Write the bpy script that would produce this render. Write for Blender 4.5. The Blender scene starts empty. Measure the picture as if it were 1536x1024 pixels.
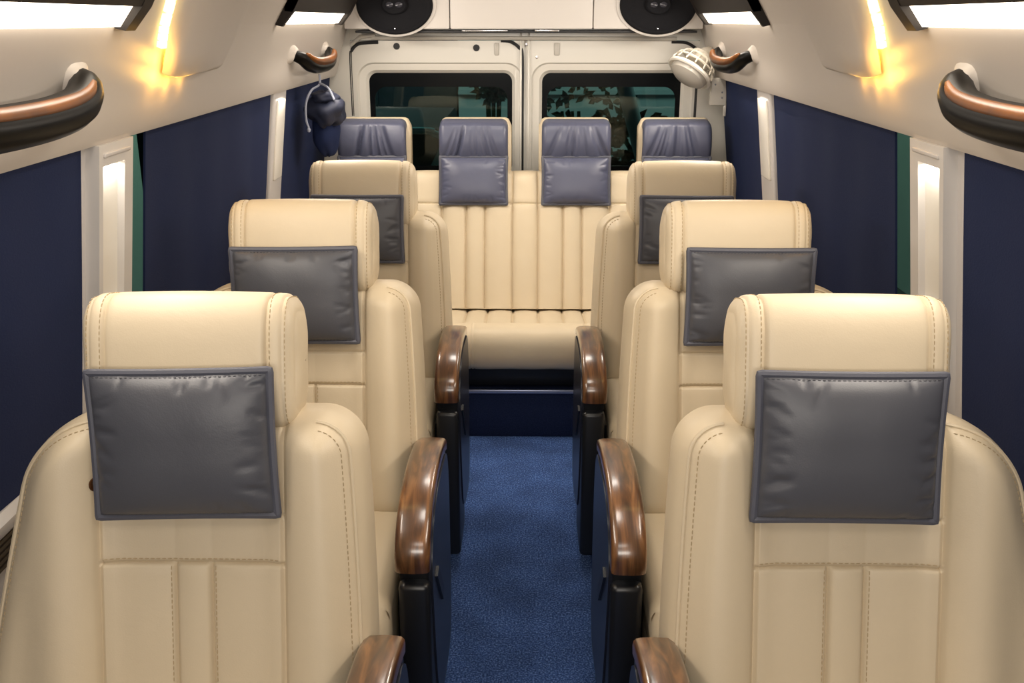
import bpy, bmesh, math, random
from mathutils import Vector, Matrix
random.seed(7)
sc = bpy.context.scene
COL = sc.collection
R = math.radians

# ------------------------------------------------------------------ materials
def nt(name):
    m = bpy.data.materials.new(name); m.use_nodes = True
    t = m.node_tree
    return m, t, t.nodes['Principled BSDF']

def mat(name, col, rough=.5, metal=0, spec=.5, coat=0, bump=None, var=None, sheen=0, trans=0, emit=None):
    """bump=(scale,strength,dist), var=(scale, other colour, amount)"""
    m, t, b = nt(name)
    b.inputs['Base Color'].default_value = (*col, 1)
    b.inputs['Roughness'].default_value = rough
    b.inputs['Metallic'].default_value = metal
    b.inputs['Specular IOR Level'].default_value = spec
    b.inputs['Coat Weight'].default_value = coat
    b.inputs['Coat Roughness'].default_value = .12
    b.inputs['Sheen Weight'].default_value = sheen
    b.inputs['Transmission Weight'].default_value = trans
    if emit:
        b.inputs['Emission Color'].default_value = (*emit[0], 1)
        b.inputs['Emission Strength'].default_value = emit[1]
    N, L = t.nodes, t.links
    tc = N.new('ShaderNodeTexCoord')
    if var:
        n = N.new('ShaderNodeTexNoise'); n.inputs['Scale'].default_value = var[0]; n.inputs['Detail'].default_value = 4
        L.new(tc.outputs['Object'], n.inputs['Vector'])
        mx = N.new('ShaderNodeMix'); mx.data_type = 'RGBA'
        mr = N.new('ShaderNodeMapRange'); mr.inputs[1].default_value = .35; mr.inputs[2].default_value = .65
        mr.inputs[4].default_value = var[2]
        L.new(n.outputs['Fac'], mr.inputs[0]); L.new(mr.outputs[0], mx.inputs['Factor'])
        mx.inputs['A'].default_value = (*col, 1); mx.inputs['B'].default_value = (*var[1], 1)
        L.new(mx.outputs['Result'], b.inputs['Base Color'])
    if bump:
        n = N.new('ShaderNodeTexNoise'); n.inputs['Scale'].default_value = bump[0]; n.inputs['Detail'].default_value = 3
        L.new(tc.outputs['Object'], n.inputs['Vector'])
        bp = N.new('ShaderNodeBump'); bp.inputs['Strength'].default_value = bump[1]; bp.inputs['Distance'].default_value = bump[2]
        L.new(n.outputs['Fac'], bp.inputs['Height']); L.new(bp.outputs['Normal'], b.inputs['Normal'])
    return m

def leather_mat(name, col, col2, rough, grain=420, gs=.12, crease=.25, coat=0):
    m, t, b = nt(name); N, L = t.nodes, t.links
    b.inputs['Roughness'].default_value = rough
    b.inputs['Specular IOR Level'].default_value = .45
    b.inputs['Coat Weight'].default_value = coat
    b.inputs['Coat Roughness'].default_value = .35
    tc = N.new('ShaderNodeTexCoord')
    n1 = N.new('ShaderNodeTexNoise'); n1.inputs['Scale'].default_value = 5; n1.inputs['Detail'].default_value = 5
    L.new(tc.outputs['Object'], n1.inputs['Vector'])
    mx = N.new('ShaderNodeMix'); mx.data_type = 'RGBA'
    mx.inputs['A'].default_value = (*col, 1); mx.inputs['B'].default_value = (*col2, 1)
    L.new(n1.outputs['Fac'], mx.inputs['Factor']); L.new(mx.outputs['Result'], b.inputs['Base Color'])
    v = N.new('ShaderNodeTexVoronoi'); v.inputs['Scale'].default_value = grain
    L.new(tc.outputs['Object'], v.inputs['Vector'])
    n2 = N.new('ShaderNodeTexNoise'); n2.inputs['Scale'].default_value = 9; n2.inputs['Detail'].default_value = 5; n2.inputs['Distortion'].default_value = .6
    L.new(tc.outputs['Object'], n2.inputs['Vector'])
    b1 = N.new('ShaderNodeBump'); b1.inputs['Strength'].default_value = gs; b1.inputs['Distance'].default_value = .0006
    L.new(v.outputs['Distance'], b1.inputs['Height'])
    b2 = N.new('ShaderNodeBump'); b2.inputs['Strength'].default_value = crease; b2.inputs['Distance'].default_value = .006
    L.new(n2.outputs['Fac'], b2.inputs['Height']); L.new(b1.outputs['Normal'], b2.inputs['Normal'])
    L.new(b2.outputs['Normal'], b.inputs['Normal'])
    return m

def wood_mat(name):
    m, t, b = nt(name); N, L = t.nodes, t.links
    b.inputs['Roughness'].default_value = .3; b.inputs['Coat Weight'].default_value = .9; b.inputs['Coat Roughness'].default_value = .17
    tc = N.new('ShaderNodeTexCoord'); mp = N.new('ShaderNodeMapping')
    mp.inputs['Scale'].default_value = (38, 5, 5)
    L.new(tc.outputs['Object'], mp.inputs['Vector'])
    n = N.new('ShaderNodeTexNoise'); n.inputs['Scale'].default_value = 1.6; n.inputs['Detail'].default_value = 6; n.inputs['Distortion'].default_value = .9
    L.new(mp.outputs['Vector'], n.inputs['Vector'])
    r = N.new('ShaderNodeValToRGB')
    e = r.color_ramp.elements
    e[0].position = .30; e[0].color = (.034, .014, .006, 1)
    e[1].position = .72; e[1].color = (.26, .115, .040, 1)
    k = e.new(.5); k.color = (.105, .044, .016, 1)
    L.new(n.outputs['Fac'], r.inputs['Fac']); L.new(r.outputs['Color'], b.inputs['Base Color'])
    return m

def carpet_mat():
    m, t, b = nt('blue_carpet'); N, L = t.nodes, t.links
    b.inputs['Roughness'].default_value = .95; b.inputs['Specular IOR Level'].default_value = .1
    b.inputs['Sheen Weight'].default_value = .12; b.inputs['Sheen Tint'].default_value = (.4, .5, .8, 1)
    tc = N.new('ShaderNodeTexCoord')
    n1 = N.new('ShaderNodeTexNoise'); n1.inputs['Scale'].default_value = 210; n1.inputs['Detail'].default_value = 4; n1.inputs['Roughness'].default_value = .7
    n2 = N.new('ShaderNodeTexNoise'); n2.inputs['Scale'].default_value = 7; n2.inputs['Detail'].default_value = 5
    L.new(tc.outputs['Object'], n1.inputs['Vector']); L.new(tc.outputs['Object'], n2.inputs['Vector'])
    r = N.new('ShaderNodeValToRGB'); e = r.color_ramp.elements
    e[0].position = .40; e[0].color = (.014, .036, .125, 1)
    e[1].position = .64; e[1].color = (.19, .30, .62, 1)
    k = e.new(.52); k.color = (.046, .105, .30, 1)
    L.new(n1.outputs['Fac'], r.inputs['Fac'])
    mx = N.new('ShaderNodeMix'); mx.data_type = 'RGBA'; mx.blend_type = 'MULTIPLY'
    mr = N.new('ShaderNodeMapRange'); mr.inputs[1].default_value = .35; mr.inputs[2].default_value = .7; mr.inputs[3].default_value = .7; mr.inputs[4].default_value = 1.15
    L.new(n2.outputs['Fac'], mr.inputs[0])
    L.new(r.outputs['Color'], mx.inputs['A']); L.new(mr.outputs[0], mx.inputs['B']); mx.inputs['Factor'].default_value = 1
    L.new(mx.outputs['Result'], b.inputs['Base Color'])
    bp = N.new('ShaderNodeBump'); bp.inputs['Strength'].default_value = .9; bp.inputs['Distance'].default_value = .004
    L.new(n1.outputs['Fac'], bp.inputs['Height']); L.new(bp.outputs['Normal'], b.inputs['Normal'])
    return m

def curtain_mat():
    m, t, b = nt('navy_fabric'); N, L = t.nodes, t.links
    b.inputs['Roughness'].default_value = .8; b.inputs['Specular IOR Level'].default_value = .18
    b.inputs['Base Color'].default_value = (.012, .020, .062, 1)
    tc = N.new('ShaderNodeTexCoord')
    mp = N.new('ShaderNodeMapping'); mp.inputs['Scale'].default_value = (1, 160, 420)
    L.new(tc.outputs['Object'], mp.inputs['Vector'])
    n = N.new('ShaderNodeTexNoise'); n.inputs['Scale'].default_value = 1; n.inputs['Detail'].default_value = 2
    L.new(mp.outputs['Vector'], n.inputs['Vector'])
    n2 = N.new('ShaderNodeTexNoise'); n2.inputs['Scale'].default_value = 3
    L.new(tc.outputs['Object'], n2.inputs['Vector'])
    b1 = N.new('ShaderNodeBump'); b1.inputs['Strength'].default_value = .35; b1.inputs['Distance'].default_value = .0015
    L.new(n.outputs['Fac'], b1.inputs['Height'])
    b2 = N.new('ShaderNodeBump'); b2.inputs['Strength'].default_value = .3; b2.inputs['Distance'].default_value = .02
    L.new(n2.outputs['Fac'], b2.inputs['Height']); L.new(b1.outputs['Normal'], b2.inputs['Normal'])
    L.new(b2.outputs['Normal'], b.inputs['Normal'])
    return m

def glass_mat(name, tint, rough=.02):
    m = bpy.data.materials.new(name); m.use_nodes = True
    t = m.node_tree; N, L = t.nodes, t.links
    N.remove(N['Principled BSDF']); out = N['Material Output']
    tr = N.new('ShaderNodeBsdfTransparent'); tr.inputs['Color'].default_value = (*tint, 1)
    gl = N.new('ShaderNodeBsdfGlossy'); gl.inputs['Roughness'].default_value = rough
    gl.inputs['Color'].default_value = (.8, .95, .95, 1)
    fr = N.new('ShaderNodeFresnel'); fr.inputs['IOR'].default_value = 1.5
    mx = N.new('ShaderNodeMixShader')
    ge = N.new('ShaderNodeNewGeometry'); inv = N.new('ShaderNodeMath'); inv.operation = 'SUBTRACT'; inv.inputs[0].default_value = 1
    mu = N.new('ShaderNodeMath'); mu.operation = 'MULTIPLY'
    L.new(ge.outputs['Backfacing'], inv.inputs[1]); L.new(inv.outputs[0], mu.inputs[0]); L.new(fr.outputs[0], mu.inputs[1])
    L.new(mu.outputs[0], mx.inputs[0]); L.new(tr.outputs[0], mx.inputs[1]); L.new(gl.outputs[0], mx.inputs[2])
    L.new(mx.outputs[0], out.inputs['Surface'])
    return m

M = {}
M['beige'] = leather_mat('beige_leather', (.57, .475, .33), (.64, .535, .38), .48)
M['beige_stitch'] = mat('cream_thread', (.42, .32, .19), .8)
M['seamline'] = mat('seam_fold', (.36, .27, .16), .7)
M['grey'] = leather_mat('dark_grey_leather', (.066, .068, .080), (.076, .078, .092), .42, crease=.22)
M['grey_pipe'] = leather_mat('grey_leather_edge', (.075, .078, .100), (.085, .088, .112), .5)
M['navyl'] = leather_mat('slate_blue_leather', (.078, .085, .135), (.09, .097, .148), .36, crease=.3)
M['wood'] = wood_mat('lacquered_walnut')
M['black'] = mat('black_plastic', (.008, .009, .012), .35, bump=(300, .1, .001))
M['blacksatin'] = mat('satin_black_panel', (.012, .013, .02), .3)
M['blackrub'] = mat('black_rubber', (.010, .010, .012), .6)
M['carpet'] = carpet_mat()
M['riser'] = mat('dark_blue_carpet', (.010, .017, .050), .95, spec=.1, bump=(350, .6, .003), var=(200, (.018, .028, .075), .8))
M['fabric'] = curtain_mat()
M['trimw'] = mat('warm_white_trim', (.54, .49, .44), .42, bump=(60, .03, .002))
M['trimg'] = mat('light_grey_plastic', (.52, .49, .47), .45)
M['pillarw'] = mat('white_glossy_plastic', (.62, .59, .56), .3)
M['ivory'] = mat('ivory_plastic', (.80, .76, .68), .3)
M['door'] = mat('white_painted_steel', (.66, .63, .57), .32, coat=.3)
M['panel'] = mat('white_roof_panel', (.62, .585, .55), .4)
M['chrome'] = mat('brushed_metal', (.6, .6, .62), .25, metal=1)
M['strip'] = mat('pale_blue_metal_strip', (.30, .34, .48), .3, metal=.6)
M['housing'] = mat('dark_brown_plastic', (.014, .010, .008), .5, spec=.25)
M['handle'] = mat('dark_lacquered_handle', (.003, .0025, .002), .35, spec=.07)
M['handlewood'] = mat('amber_wood_inlay', (.11, .036, .006), .4, spec=.12, var=(20, (.05, .02, .008), .8))
M['lamp'] = mat('warm_lamp_diffuser', (1, .95, .88), .5, emit=((1, .87, .70), 7))
M['led'] = mat('yellow_led_strip', (1, .8, .3), .5, emit=((1, .78, .30), 3.2))
M['ledglow'] = mat('amber_led_strip', (1, .6, .1), .5, emit=((1, .48, .04), 5))
M['spk'] = mat('speaker_black_mesh', (.007, .007, .009), .65, spec=.15, bump=(900, .8, .002))
M['spkc'] = mat('speaker_dust_cap', (.035, .035, .045), .15)
M['glass'] = glass_mat('tinted_teal_glass', (.42, .56, .56))
M['glassside'] = glass_mat('green_tinted_glass', (.56, .70, .64))
M['frit'] = mat('black_glass_border', (.004, .005, .006), .15, spec=.15)
M['bag'] = leather_mat('dark_navy_cloth', (.014, .019, .042), (.022, .027, .055), .6, crease=1.0)
M['cord'] = mat('grey_cord', (.32, .34, .42), .6)
M['fanw'] = mat('cream_plastic', (.66, .61, .52), .35)
M['clear'] = mat('milky_plastic', (.50, .47, .42), .25)
M['outwall'] = mat('pale_painted_wall', (.46, .49, .48), .8, var=(.8, (.35, .42, .38), .6))
M['outdark'] = mat('dark_building_wall', (.02, .025, .03), .7)
M['asphalt'] = mat('dark_ground', (.05, .05, .05), .9, bump=(40, .4, .01))
M['leaf'] = mat('dark_green_leaf', (.006, .018, .010), .8, spec=.1)
M['carbody'] = mat('pale_turquoise_paint', (.25, .55, .55), .3, coat=.5)
M['grille'] = mat('dark_brown_vent', (.03, .022, .014), .5)

# ------------------------------------------------------------------ mesh helpers
class MB:
    def __init__(s): s.v = []; s.f = []
    def add(s, vs, fs):
        o = len(s.v); s.v += [tuple(p) for p in vs]; s.f += [tuple(i + o for i in f) for f in fs]
        return s
    def box(s, x0, x1, y0, y1, z0, z1, bev=0, seg=2, tf=None):
        bm = bmesh.new()
        bmesh.ops.create_cube(bm, size=1)
        for v in bm.verts:
            v.co = Vector((x0 + (v.co.x + .5) * (x1 - x0), y0 + (v.co.y + .5) * (y1 - y0), z0 + (v.co.z + .5) * (z1 - z0)))
        if bev: bmesh.ops.bevel(bm, geom=bm.edges[:], offset=bev, segments=seg, profile=.5, affect='EDGES')
        return s.bm(bm, tf)
    def bm(s, bm, tf=None):
        bm.verts.index_update()
        vs = [(tf @ v.co if tf else v.co.copy()) for v in bm.verts]
        fs = [[v.index for v in f.verts] for f in bm.faces]
        bm.free(); return s.add(vs, fs)
    def tube(s, pts, r, n=8, closed=False, cap=True, flat=None):
        pts = [Vector(p) for p in pts]; k = len(pts)
        rr = r if isinstance(r, (list, tuple)) else [r] * k
        rings = []; prev = None
        for i, p in enumerate(pts):
            if closed: t = (pts[(i + 1) % k] - pts[i - 1])
            else: t = pts[min(i + 1, k - 1)] - pts[max(i - 1, 0)]
            t.normalize()
            if prev is None:
                a = Vector((0, 0, 1)) if abs(t.z) < .9 else Vector((1, 0, 0))
                nrm = t.cross(a).normalized()
            else:
                nrm = (prev - t * prev.dot(t)).normalized()
            prev = nrm; b = t.cross(nrm)
            fl = flat or 1
            rings.append([p + (nrm * math.cos(2 * math.pi * j / n) + b * math.sin(2 * math.pi * j / n) * fl) * rr[i] for j in range(n)])
        vs = [q for rg in rings for q in rg]; fs = []
        m = k if closed else k - 1
        for i in range(m):
            a = i * n; c = ((i + 1) % k) * n
            for j in range(n):
                fs.append((a + j, a + (j + 1) % n, c + (j + 1) % n, c + j))
        if cap and not closed:
            fs.append(tuple(range(n - 1, -1, -1))); fs.append(tuple((k - 1) * n + j for j in range(n)))
        return s.add(vs, fs)
    def lathe(s, prof, n=32, tf=None):
        """prof: list of (r, z) revolved round z"""
        vs = []; fs = []
        for r, z in prof:
            for j in range(n):
                a = 2 * math.pi * j / n; p = Vector((r * math.cos(a), r * math.sin(a), z)); vs.append(tf @ p if tf else p)
        k = len(prof)
        for i in range(k - 1):
            for j in range(n): fs.append((i * n + j, i * n + (j + 1) % n, (i + 1) * n + (j + 1) % n, (i + 1) * n + j))
        fs.append(tuple(range(n - 1, -1, -1))); fs.append(tuple((k - 1) * n + j for j in range(n)))
        return s.add(vs, fs)
    def loft(s, loops, cap=True, closed=True):
        n = len(loops[0]); o = []
        for l in loops: o += l
        fs = []
        for i in range(len(loops) - 1):
            for j in range(n if closed else n - 1):
                fs.append((i * n + j, i * n + (j + 1) % n, (i + 1) * n + (j + 1) % n, (i + 1) * n + j))
        if cap and closed:
            fs.append(tuple(range(n - 1, -1, -1))); fs.append(tuple((len(loops) - 1) * n + j for j in range(n)))
        return s.add(o, fs)
    def prism(s, poly, axis, a, b, tf=None):
        """extrude a 2D poly along axis. axis 'x': poly=(y,z); 'y': (x,z); 'z': (x,y)"""
        def P(p, t):
            q = {'x': (t, p[0], p[1]), 'y': (p[0], t, p[1]), 'z': (p[0], p[1], t)}[axis]
            return tf @ Vector(q) if tf else Vector(q)
        return s.loft([[P(p, a) for p in poly], [P(p, b) for p in poly]])
    def build(s, name, m, parent=None, smooth=True, ang=38, loc=None, rot=None, fix=True):
        me = bpy.data.meshes.new(name); me.from_pydata(s.v, [], s.f); me.update()
        if fix:
            bm = bmesh.new(); bm.from_mesh(me); bmesh.ops.remove_doubles(bm, verts=bm.verts, dist=1e-6)
            bmesh.ops.recalc_face_normals(bm, faces=bm.faces); bm.to_mesh(me); bm.free()
        me.materials.append(M[m] if isinstance(m, str) else m)
        if smooth:
            for p in me.polygons: p.use_smooth = True
            me.set_sharp_from_angle(angle=R(ang))
        o = bpy.data.objects.new(name, me); COL.objects.link(o)
        if parent: o.parent = parent
        if loc: o.location = loc
        if rot: o.rotation_euler = rot
        return o

def tag(o, label=None, cat=None, group=None, kind=None):
    if label: o['label'] = label
    if cat: o['category'] = cat
    if group: o['group'] = group
    if kind: o['kind'] = kind
    return o
def empty(name, loc=(0, 0, 0), rot=(0, 0, 0)):
    o = bpy.data.objects.new(name, None); o.empty_display_size = .1
    COL.objects.link(o); o.location = loc; o.rotation_euler = rot
    return o
def copy_tree(o, parent=None):
    c = o.copy(); COL.objects.link(c)
    if parent: c.parent = parent
    for ch in list(o.children): copy_tree(ch, c)
    return c
def struct(o): o['kind'] = 'structure'; return o
def lerp(a, b, t): return a + (b - a) * t
def sstep(a, b, x):
    t = max(0, min(1, (x - a) / (b - a))); return t * t * (3 - 2 * t)
def groove(d, w=.004, dep=.005): return dep * math.exp(-(d / w) ** 2)
def rrect(x0, x1, z0, z1, r, n=8):
    pts = []
    for cx, cz, a0 in ((x1 - r, z1 - r, 0), (x0 + r, z1 - r, 90), (x0 + r, z0 + r, 180), (x1 - r, z0 + r, 270)):
        for i in range(n + 1):
            a = R(a0 + 90 * i / n); pts.append((cx + r * math.cos(a), cz + r * math.sin(a)))
    return pts
def dashes(mb, pts, dl=.0055, gap=.003, r=.0009):
    """stitches: short dashes along a polyline"""
    P = [Vector(p) for p in pts]; segs = []; L = 0
    for a, b in zip(P, P[1:]):
        segs.append((L, a, b)); L += (b - a).length
    def at(t):
        for l0, a, b in reversed(segs):
            if t >= l0: return a + (b - a) * min(1, (t - l0) / max(1e-6, (b - a).length))
        return P[0]
    t = 0
    while t + dl < L:
        mb.tube([at(t), at(t + dl / 2), at(t + dl)], [r * .7, r, r * .7], n=5); t += dl + gap

def samples(a, b, base, dense, w=.0075):
    xs = [a + (b - a) * i / base for i in range(base + 1)]
    for d in dense: xs += [d + w * k for k in (-1, -.6, -.3, 0, .3, .6, 1)]
    xs = sorted(x for x in xs if a <= x <= b)
    out = [xs[0]]
    for x in xs[1:]:
        if x - out[-1] > .0009: out.append(x)
    out[-1] = b
    return out

# ------------------------------------------------------------------ SEAT
BW, BH, BR = .262, .525, .095       # half width, height, shoulder radius of backrest
SEAM_V = [.027, .137]
OUTB = -1
def brad(sx): return .115 if sx == OUTB else .062
def wbase(z, sx=0):
    return BW - .02 * (z / BH) ** 2 + (.085 * (1 - z / BH) if sx == OUTB else 0)
def bwid(z, sx=0):                  # half width at height z (outboard side flares downwards)
    w = wbase(z, sx)
    BR = brad(sx)
    if z > BH - BR:
        u = (z - (BH - BR)) / BR
        w = w - BR * (1 - math.sqrt(max(0, 1 - min(1, u) ** 2)))
    return w
def bfront(x, z):                   # outward distance of backrest front (towards -y)
    ax = abs(x); sx = 1 if x > 0 else -1; w = bwid(z, sx); wn = wbase(z, sx); BR = brad(sx)
    dx = wn - ax; dz = BH - z
    if dx < BR and dz < BR: d = BR - math.hypot(BR - dx, BR - dz)
    else: d = min(dx, dz)
    d = max(0, min(d, z * 1.3 + .012))
    Rr = .045
    u = min(1, d / Rr); f = math.sqrt(max(0, 1 - (1 - u) ** 2))
    y = .052 * f
    bol = sstep(.10, .19, ax) * (1 - .55 * sstep(.19, .262, ax))
    y += .040 * bol * min(1, d / .05)
    # centre panels slightly pillowed
    if ax < .137:
        y += .006 * (1 - (abs(abs(x) - .082) / .055) ** 2 if ax > .027 else 1 - (x / .027) ** 2) * (1 if z < .30 else .3)
    y -= groove(ax - .137, .0045, .010)
    if z < .300: y -= groove(ax - .027, .003, .006)
    if ax < .137: y -= groove(z - .300, .003, .006); y -= groove(z - .372, .003, .004)
    y -= groove(d - .019, .0022, .0022)
    return y
def backrest_mesh():
    zs = samples(0, BH - .115, 22, [.300, .372]) + [BH - .115 + .115 * math.sin(R(a)) for a in (6, 12, 18, 24, 30, 36, 42, 47, 52, 56, 60, 64, 68, 71, 74, 77, 80, 82, 84, 86, 88, 89, 90)]
    inner = samples(-.145, .145, 20, [-.137, -.027, .027, .137])
    k = 16
    F = []; T = .085
    for z in zs:
        wl_, wr_ = bwid(z, -1), bwid(z, 1); row = []
        ou = [1 - (1 - i / k) ** 1.0 for i in range(k)]
        left = [-wl_ + (wl_ - .145) * u ** 1.7 for u in [i / k for i in range(k)]]
        right = [wr_ - (wr_ - .145) * u ** 1.7 for u in reversed([i / k for i in range(k)])]
        row = left + inner + right
        F.append([Vector((x, -bfront(x, z), z)) for x in row])
    mb = MB(); n = len(F[0]); m = len(F)
    vs = [v for r in F for v in r]; fs = [(j * n + i, j * n + i + 1, (j + 1) * n + i + 1, (j + 1) * n + i) for j in range(m - 1) for i in range(n - 1)]
    mb.add(vs, fs)
    # rim loop -> sides going back, rounded to back shell
    rim = [F[j][0] for j in range(m)] + [F[-1][i] for i in range(1, n - 1)] + [F[j][-1] for j in range(m - 1, -1, -1)] + [F[0][i] for i in range(n - 2, 0, -1)]
    c = Vector((0, 0, BH * .5))
    loops = [rim]
    for dy, sc_ in ((.01, 1.004), (.04, 1.006), (T - .03, .995), (T - .01, .97), (T, .93)):
        loops.append([Vector((v.x * sc_, v.y * 0 + dy if v.y > -.02 or True else v.y, c.z + (v.z - c.z) * sc_)) for v in rim])
    mb.loft(loops, cap=False)
    mb.add([v for v in loops[-1]], [tuple(range(len(rim)))])
    return mb

HW, HA, HB = .154, .062, .099        # headrest half width, half depth, half height
def hsec(a, x):                       # section direction angle -> (y,z) radius scaled
    e = 3.4
    ca, sa = math.cos(a), math.sin(a)
    y = math.copysign(abs(ca) ** (2 / e), ca) * HA; z = math.copysign(abs(sa) ** (2 / e), sa) * HB
    return y, z
def hscale(x):
    ax = abs(x); u = max(0, (ax - (HW - .026)) / .026)
    s = math.sqrt(max(0, 1 - u * u)) * .20 + .80 if u < 1 else .80
    return s
def hpoint(x, a):
    y, z = hsec(a, x); ln = math.hypot(y, z)
    off = -.026 * (1 - hscale(x)) / .2
    off += .004 * (1 - (x / HW) ** 2)
    off -= groove(abs(x) - .117, .0035, .0055)
    off -= groove(abs(x) - .139, .002, .002)
    k = (ln + off) / ln
    lean = -.010 * (z / HB) * 0
    return Vector((x, -(y * k) + lean, z * k))
def headrest_mesh():
    xs = samples(-HW, HW, 24, [-.117, .117, -.139, .139]) 
    xs += [s * (HW - .026 + .026 * math.sin(R(t))) for s in (-1, 1) for t in (10, 25, 40, 55, 68, 78, 86)]
    xs = sorted(set(round(x, 5) for x in xs)); N = 64
    loops = [[hpoint(x, 2 * math.pi * j / N) for j in range(N)] for x in xs]
    mb = MB(); mb.loft(loops, cap=False)
    for side in (0, -1):              # domed end caps
        l0 = loops[side]; s = -1 if side == 0 else 1; prev = l0; ls = [l0]
        for sc_, dx in ((.96, .0015), (.8, .004), (.5, .006), (.2, .0068), (.02, .007)):
            ls.append([Vector((v.x + s * dx, v.y * sc_, v.z * sc_)) for v in l0])
        mb.loft(ls, cap=False)
    return mb

def cushion_front(x, y):
    return 0
def seat_cushion_mesh(w=.235, d0=.06, d1=-.47, h=.15):
    """loft along x of side section; top at z=0 (local)"""
    prof = []
    for (y, z) in ((d0, -.02), (d0 - .01, -.004), (d0 - .04, 0)): prof.append((y, z))
    n = 16
    for i in range(1, n): 
        t = i / n; y = lerp(d0 - .04, d1 + .07, t); prof.append((y, .012 * math.sin(math.pi * t)))
    for a in range(90, -91, -12):
        prof.append((d1 + .07 - .07 * math.cos(R(a)) , -.07 + .07 * math.sin(R(a)) + .0))
    prof += [(d1 + .09, -h), (0, -h), (d0 - .01, -h), (d0, -h + .02)]
    xs = samples(-w, w, 20, [-.137, -.027, .027, .137]); xs += [s * (w - .04 + .04 * math.sin(R(t))) for s in (-1, 1) for t in (15, 30, 45, 58, 70, 80, 86)]
    xs = sorted(set(round(x, 5) for x in xs))
    cy = (d0 + d1) / 2; cz = -h / 2; loops = []
    for x in xs:
        u = max(0, (abs(x) - (w - .04)) / .04); ins = .035 * (1 - math.sqrt(max(0, 1 - u * u)))
        g = groove(abs(x) - .137, .004, .006) + groove(abs(x) - .027, .003, .004)
        bol = .012 * sstep(.12, .18, abs(x))
        lp = []
        for (y, z) in prof:
            zz = z; yy = y
            if z > -h * .5: zz = z - (ins + g * (1 if z > -.03 else .4)) + (bol if z > -.05 else 0)
            else: zz = z + ins * .5
            if y < d1 + .05: yy = y + ins
            lp.append(Vector((x, yy, zz)))
        loops.append(lp)
    mb = MB(); mb.loft(loops, cap=True); return mb

def wood_arc_pts():
    """outer curve of armrest in (y,z), from back top to front bottom (seat local, front = -y)"""
    return [(.02, .605), (-.03, .620), (-.08, .630), (-.13, .636), (-.19, .639), (-.25, .637), (-.30, .630), (-.340, .617), (-.372, .598), (-.395, .577), (-.406, .556), (-.408, .537), (-.405, .520)]

def catmull(P, n=4):
    out = []
    P = [Vector(p) for p in P]
    for i in range(len(P) - 1):
        p0 = P[max(i - 1, 0)]; p1 = P[i]; p2 = P[i + 1]; p3 = P[min(i + 2, len(P) - 1)]
        for k in range(n):
            t = k / n
            out.append(.5 * ((2 * p1) + (-p0 + p2) * t + (2 * p0 - 5 * p1 + 4 * p2 - p3) * t * t + (-p0 + 3 * p1 - 3 * p2 + p3) * t ** 3))
    out.append(P[-1]); return out

AX0, AX1 = .245, .310    # armrest lateral span for aisle side (+x for left seats)
def armrest(root, s):
    arm = MB()
    outer = catmull([(y, z, 0) for y, z in wood_arc_pts()], 3)
    # dark core: prism of armrest silhouette, inset from the wooden band
    inn = []
    for i, p in enumerate(outer):
        a = outer[max(i - 1, 0)]; b = outer[min(i + 1, len(outer) - 1)]; t = (b - a).normalized(); nrm = Vector((-t.y, t.x, 0))
        inn.append(p - nrm * -.022 if False else p + nrm * .022)
    core = [(p.x, p.y) for p in inn] + [(-.375, .50), (-.36, .40), (-.30, .335), (-.12, .335), (.0, .42), (.03, .50)]
    arm.prism(core, 'x', s * (AX0 + .006), s * (AX1 - .004))
    ar = arm.build('armrest', 'black', root)
    # wooden band, section: slightly domed across
    loops = []
    for i, p in enumerate(outer):
        a = outer[max(i - 1, 0)]; b = outer[min(i + 1, len(outer) - 1)]; t = (b - a).normalized(); nrm = Vector((-t.y, t.x, 0))
        w = 1.0
        lp = []
        x0, x1 = s * AX0, s * AX1; th = .024
        e = min(i, len(outer) - 1 - i); tp = 1 if e > 2 else .6 + .13 * e
        for (u, v) in ((0, 0), (.0, .55), (.02, .8), (.08, .95), (.2, 1.02), (.5, 1.06), (.8, 1.02), (.92, .95), (.98, .8), (1, .55), (1, 0)):
            q = p - nrm * ((v - 1) * th * tp) if False else p + nrm * ((1 - v) * th)
            lp.append(Vector((lerp(x0, x1, u), q.x, q.y)))
        loops.append(lp)
    MB().loft(loops).build('wooden_top', 'wood', ar, ang=50)
    # aisle side shell, leaning plate down towards the floor
    xs0, xs1 = s * (AX1 - .006), s * (AX1 + .002)
    poly = [(-.06, .592), (-.20, .606), (-.30, .592), (-.345, .565), (-.372, .525), (-.374, .48), (-.36, .40), (-.335, .28), (-.28, .16), (-.12, .12), (.0, .13), (.03, .25), (.03, .48), (.0, .57)]
    sm = [(p.x, p.y) for p in catmull([(a, b, 0) for a, b in poly] + [(-.06, .6, 0)], 3)][:-1]
    MB().prism(sm, 'x', xs0, xs1).build('side_panel', 'blacksatin', ar, ang=50)
    # front shroud box under the wooden front
    sh = MB(); x0, x1 = sorted((s * (AX0 + .004), s * (AX1 - .002)))
    sh.box(x0, x1, -.398, -.20, .06, .490, .012, 3)
    sh.build('lower_shroud', 'black', ar)
    lv = MB(); lv.prism([(-.33, .47), (-.30, .475), (-.20, .37), (-.22, .35)], 'x', s * (AX1 + .000), s * (AX1 + .007))
    lv.build('lever', 'black', ar)
    return ar

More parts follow.
